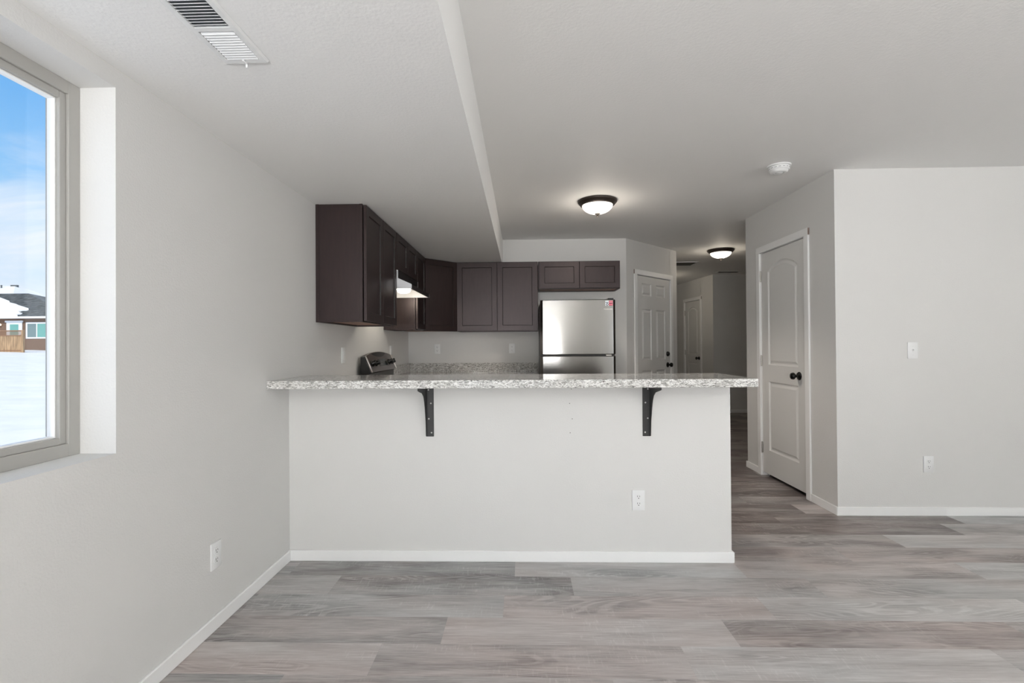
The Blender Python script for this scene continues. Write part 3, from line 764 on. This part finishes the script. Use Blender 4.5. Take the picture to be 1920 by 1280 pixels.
# steel fascia following the arc
b = bmesh.new(); A = []
for i in range(n + 1):
    x = .012 + (W - .024) * i / n; zt = top(x); f = (zt - zb) / (1.13 - zb); ty = yb + (yt - yb) * f
    A.append([b.verts.new(p) for p in ((x, ty + .004, zt), (x, ty - .002, zt), (x, yb - .004, zb), (x, yb + .006, zb - .004))])
for p, q in zip(A, A[1:]):
    for k in range(4): b.faces.new((p[k], p[(k + 1) % 4], q[(k + 1) % 4], q[k]))
b.faces.new(A[0]); b.faces.new(A[-1][::-1]); mb = MB(); mb.join(b); mb.build('control_panel', STEELD, r, smooth=True)
tilt = math.atan2(yt - yb, 1.13 - zb)          # panel lean
def on_panel(x, s):                            # s metres up the panel
    u = Vector((0, yt - yb, 1.13 - zb)).normalized(); return Vector((x, yb - .004, zb)) + u * s
Rt = Matrix.Rotation(-tilt, 4, 'X')
for lx in (0.0, W - .013):
    mb = MB().box(0, .013, -.007, .003, 0, .142, .003, seg=2)
    mb.build('end_trim', NICKEL, r, smooth=True, M=Matrix.Translation(on_panel(lx, -.004)) @ Rt)
MB().box(-.115, .115, -.002, .001, 0, .062, .001).build('clock_display', GREENL, r, M=Matrix.Translation(on_panel(W / 2 + .02, .042)) @ Rt)
mb = MB()
for i in range(4):
    for j in range(2): mb.box(-.10 + i * .022, -.088 + i * .022, -.0035, -.001, .010 + j * .024, .022 + j * .024)
mb.build('control_buttons', DGREY, r, M=Matrix.Translation(on_panel(W / 2 + .02, .042)) @ Rt)
for kx in (.085, .185, W - .165, W - .085):
    mb = MB().lathe([(.026, 0), (.026, .006), (.021, .010), (.018, .030), (.016, .034), (0, .034)], (0, 0, 0), 'y-', 24).box(-.004, .004, -.040, -.02, -.020, .020, .002)
    mb.build('burner_knob', KNOB, r, smooth=True, M=Matrix.Translation(on_panel(kx, .072)) @ Rt)

# ------------------------------------------------------------ refrigerator
fx0, fx1, fy, fz = .186, .942, 4.9, 1.668
r = thing('refrigerator', 'stainless top-freezer refrigerator under the short back cabinet', 'refrigerator', ((fx0 + fx1) / 2, fy, 0))
w = fx1 - fx0; hw = w / 2
MB().box(-hw + .004, hw - .004, .062, .70, .035, fz - .012, .006).build('fridge_body', DGREY, r)
MB().box(-hw + .03, hw - .03, .03, .66, 0, .035).build('base_grille', BLKP, r)
def fdoor(z0, z1):
    b = bmesh.new(); n = 32; rows = []
    prof = []
    for i in range(n + 1):
        u = -1 + 2 * i / n; x = u * hw
        e = max(0., abs(u) - .955) / .045
        y = .010 * u * u + .020 * (1 - math.sqrt(max(0, 1 - e * e)))
        prof.append((x, y))
    prof += [(hw, .058), (-hw, .058)]
    MBd = MB(); bm = bmesh.new()
    e = .006
    Z = [(z0, .006), (z0 + e, 0), (z1 - e, 0), (z1, .006)]
    loops = [[bm.verts.new((p[0] * (1 - .003 * (s > 0)), p[1] + (s if i <= n else 0), z)) for i, p in enumerate(prof)] for z, s in Z]
    for A, B in zip(loops, loops[1:]):
        for i in range(len(prof)): bm.faces.new((A[i], A[(i + 1) % len(prof)], B[(i + 1) % len(prof)], B[i]))
    bm.faces.new(loops[0]); bm.faces.new(loops[-1][::-1])
    MBd.join(bm); return MBd
fdoor(1.116, fz).build('freezer_door', STEEL, r, smooth=True)
fdoor(.055, 1.098).build('fridge_door', STEEL, r, smooth=True)
MB().box(-hw + .01, hw - .01, .02, .06, 1.098, 1.116).build('door_gasket', SLOT, r)
MB().box(hw - .075, hw - .02, .012, .09, fz - .001, fz + .014, .003).build('top_hinge', BLKP, r)
MB().box(hw - .10, hw - .045, -.001, .02, 1.1, 1.112, .002).build('middle_hinge', NICKEL, r)
# energy stickers and the pale maker's lettering
fd = [c for c in r.children if c.name.startswith('freezer_door')][0]
mb = MB().box(.275, .309, .0035, .0052, 1.604, 1.655)
mb.box(.277, .305, .003, .0036, 1.634, 1.641, mi=1).lathe([(0, .0008), (.013, .0008), (.013, 0)], (.293, .0036, 1.617), 'y-', 20, 1).lathe([(0, .0014), (.006, .0014), (.006, 0)], (.293, .0036, 1.615), 'y-', 20, 0)
mb.build('round_mark_sticker', [BLUEW, NAVY], fd)['label'] = 'small pale blue sticker with dark round mark'
mb = MB().box(.311, .349, .004, .0068, 1.606, 1.655)
for z in (1.6475, 1.6375, 1.616): mb.box(.315, .345, .0035, .0042, z, z + .002, mi=1)
mb.box(.313, .347, .0034, .0042, 1.626, 1.632, mi=2)
mb.build('red_sticker', [RED, BLUEW, NAVY], fd)['label'] = 'small red sticker with pale lines'
tx = bpy.data.curves.new('lettering', 'FONT'); tx.body = 'FRIGIDAIRE'; tx.size = .0165; tx.extrude = .0005; tx.align_x = 'CENTER'; tx.space_character = 1.05
to = bpy.data.objects.new('tmp', tx); COL.objects.link(to)
me = bpy.data.meshes.new_from_object(to); bpy.data.objects.remove(to)
me.materials.append(LETTER) if not me.materials else None
o = bpy.data.objects.new('lettering', me); COL.objects.link(o); o.parent = fd; o.rotation_euler = (PI / 2, 0, 0); o.location = (.302, .0052, 1.564)

# ------------------------------------------------------------ outdoors
def snow():
    bm = bmesh.new(); nx, ny = 60, 60; V = []
    rnd = random.Random(5)
    for j in range(ny + 1):
        row = []
        for i in range(nx + 1):
            x = -90 + 88.47 * (i / nx) ** .8 if i < nx else -1.53; y = -40 + 130 * j / ny
            d = math.hypot(x + 1.5, y)
            h = -.35 + min(1.0, d / 52) ** 1.0 * 1.42
            h += .05 * math.sin(x * .31 + y * .22) * min(1, d / 20) + .03 * math.sin(x * .9 - y * .5)
            row.append(bm.verts.new((x, y, h)))
        V.append(row)
    for j in range(ny):
        for i in range(nx): bm.faces.new((V[j][i], V[j][i + 1], V[j + 1][i + 1], V[j + 1][i]))
    me = bpy.data.meshes.new('snowy_ground'); bm.to_mesh(me); bm.free(); me.materials.append(SNOW)
    me.polygons.foreach_set('use_smooth', [True] * len(me.polygons))
    o = bpy.data.objects.new('ground', me); COL.objects.link(o); o['kind'] = 'structure'
snow()
# neighbour's house. local frame: facade on y=0 facing -y, x from -14 .. 0 (right corner), z up from snow
def house():
    Y = 38.
    r = thing('neighbour_house', 'brown sided house with snowy grey roof seen through the window', 'house', (-35.2, Y, 1.0))
    # facade with lap siding ridges
    mb = MB().box(-22, -.9, 0, 11, -1.2, 2.80)
    for k in range(17):
        z = .02 + k * .165
        mb.prism([(-.035, z), (0, z + .005), (0, z + .16), (-.012, z + .16)], -22, -.9, 'x')
    mb.build('siding', SIDING, r)
    # eave board / gutter
    MB().box(-22.4, -.4, -.62, -.5, 2.64, 2.80, .01).box(-22.4, -.4, -.5, 0, 2.68, 2.72).build('eave_trim', HTRIM, r)
    # hip roof
    ex, ey, ez = -.4, -.55, 2.80
    rx, ry, rz = -10.2, 5.3, 5.32
    mb = MB()
    P = dict(a=(-22.4, ey, ez), b=(ex, ey, ez), c=(ex, 11.5, ez), d=(-22.4, 11.5, ez), e=(rx, ry, rz), f=(-22.4, ry, rz))
    mb.face([P['a'], P['b'], P['e'], P['f']]).face([P['b'], P['c'], P['e']]).face([P['c'], P['d'], P['f'], P['e']]).face([P['a'], P['f'], P['d']]).face([P['a'], P['d'], P['c'], P['b']])
    # shingle courses as low ridges on the front slope
    for k in range(1, 26):
        t0 = k / 26; y = ey + (ry - ey) * t0; z = ez + (rz - ez) * t0; xr = ex + (rx - ex) * t0
        mb.prism([(y, z - .01), (y - .05, z + .005), (y + .02, z + .045)], -22.4, xr, 'x')
    mb.build('roof', SHINGLE, r)
    # snow sheet on the lower left of the front slope
    def on(x, t0, l=.10): return (x, ey + (ry - ey) * t0, ez + (rz - ez) * t0 + l)
    edge = [(-22.3, .97), (-13.2, .90), (-11.7, .80), (-10.2, .67), (-9.4, .60), (-8.9, .53), (-7.9, .46), (-7.4, .41), (-6.5, .34), (-5.66, .27), (-5.4, .23), (-5.9, .17), (-5.5, .12), (-5.0, .08), (-5.2, .03), (-4.9, .0)]
    b = bmesh.new(); top_ = [b.verts.new(on(x, t0)) for x, t0 in edge] + [b.verts.new(on(-22.3, 0))]
    bot = [b.verts.new(on(x, t0, .0)) for x, t0 in edge] + [b.verts.new(on(-22.3, 0, .0))]
    b.faces.new(top_[::-1]); b.faces.new(bot)
    for i in range(len(top_)): b.faces.new((top_[i], top_[(i + 1) % len(top_)], bot[(i + 1) % len(top_)], bot[i]))
    mb = MB(); mb.join(b); mb.build('roof_snow', SNOW, r)
    # taller snow covered rear roof with a vent pipe
    mb = MB().prism([(5.2, 5.2), (9.0, 6.5), (13.0, 5.0)], -22.4, -15.4, 'x')
    b = bmesh.new(); q = [b.verts.new(p) for p in ((-15.4, 5.2, 5.2), (-15.4, 9.0, 6.5), (-15.4, 13.0, 5.0), (-11.5, 5.2, 5.0), (-11.5, 13., 4.8))]
    for f in ((0, 1, 3), (1, 2, 4), (1, 4, 3), (0, 3, 4, 2)): b.faces.new([q[k] for k in f])
    mb.join(b); rr = mb.build('rear_roof', SNOW, r)
    MB().lathe([(.07, 0), (.07, .5), (0, .5)], (-15.9, 8.2, 6.0), 'z', 12).build('vent_pipe', SHINGLE, rr)
    MB().box(-15.75, -15.1, 8.9, 9.1, 6.3, 6.6).build('ridge_vent', SHINGLE, rr)
    # sliding window
    def win(x0, x1, z0, z1, name):
        mb = MB(); f = .12
        mb.box(x0, x0 + f, -.08, 0, z0, z1).box(x1 - f, x1, -.08, 0, z0, z1).box(x0 + f, x1 - f, -.08, 0, z0, z0 + f).box(x0 + f, x1 - f, -.08, 0, z1 - f, z1)
        return mb.build(name, HTRIM, r)
    x0, x1, z0, z1 = -4.72, -2.96, 1.04, 2.36
    wi = win(x0, x1, z0, z1, 'window'); xm = (x0 + x1) / 2
    MB().box(xm - .04, xm + .04, -.06, -.02, z0 + .12, z1 - .12).build('mullion', HTRIM, wi)
    MB().box(x0 + .12, xm - .04, -.04, -.037, z0 + .12, z1 - .12).build('pane', GREYG, wi)
    MB().box(xm + .04, x1 - .12, -.04, -.037, z0 + .12, z1 - .12).build('pane', TEAL, wi)
    mb = MB().box(-6.35, -5.05, -.06, 0, .3, 2.46).box(-6.45, -4.98, -.09, 0, 2.36, 2.5)
    dr = mb.build('door', HTRIM, r)
    MB().box(-6.05, -5.35, -.07, -.06, 1.35, 2.2).build('door_window', TEAL, dr)
    MB().lathe([(.0, .0), (.12, .02), (.14, .14), (.06, .2), (0, .2)], (-6.85, -.14, 2.08), 'z', 16).build('porch_lamp', emit('porch_glow', (1, .8, .55), .8), r)
house()
# fence section in front of the house
r = thing('lattice_fence', 'weathered cedar fence with lattice top in front of the brown house', 'fence', (-34.9, 33., .92))
z0 = 0.
for k in range(27):
    x = -.22 - k * .15; le = random.uniform(-.012, .012) - .05 * (k / 27)
    mb = MB(); b = bmesh.new(); bmesh.ops.create_cube(b, size=1); bmesh.ops.scale(b, vec=(.14, .022, 1.25), verts=b.verts)
    mb.join(b, 0, Matrix.Translation((x, 0, .60 + .02 * random.random())) @ Matrix.Rotation(le, 4, 'Y')); mb.build('fence_board', CEDAR, r)
MB().box(-.09, .05, -.09, .05, -.5, 1.62, .01).build('fence_post', CEDAR, r)
MB().box(-4.2, -.05, -.04, .02, 1.53, 1.61).box(-4.2, -.05, -.04, .02, 1.2, 1.27).box(-4.2, -.05, -.02, .04, .15, .22).build('fence_rail', CEDARD, r)
mb = MB()
for k in range(-3, 42):
    for sg in (-1, 1):
        b = bmesh.new(); bmesh.ops.create_cube(b, size=1); bmesh.ops.scale(b, vec=(.022, .008, .40), verts=b.verts)
        mb.join(b, 0, Matrix.Translation((-.1 - k * .1 - .1, sg * .004, 1.40)) @ Matrix.Rotation(sg * PI / 4, 4, 'Y'))
bmesh.ops.bisect_plane(mb.bm, geom=mb.bm.verts[:] + mb.bm.edges[:] + mb.bm.faces[:], plane_co=(-.06, 0, 0), plane_no=(1, 0, 0), clear_outer=True)
bmesh.ops.bisect_plane(mb.bm, geom=mb.bm.verts[:] + mb.bm.edges[:] + mb.bm.faces[:], plane_co=(-4.18, 0, 0), plane_no=(-1, 0, 0), clear_outer=True)
mb.build('lattice', CEDARD, r)
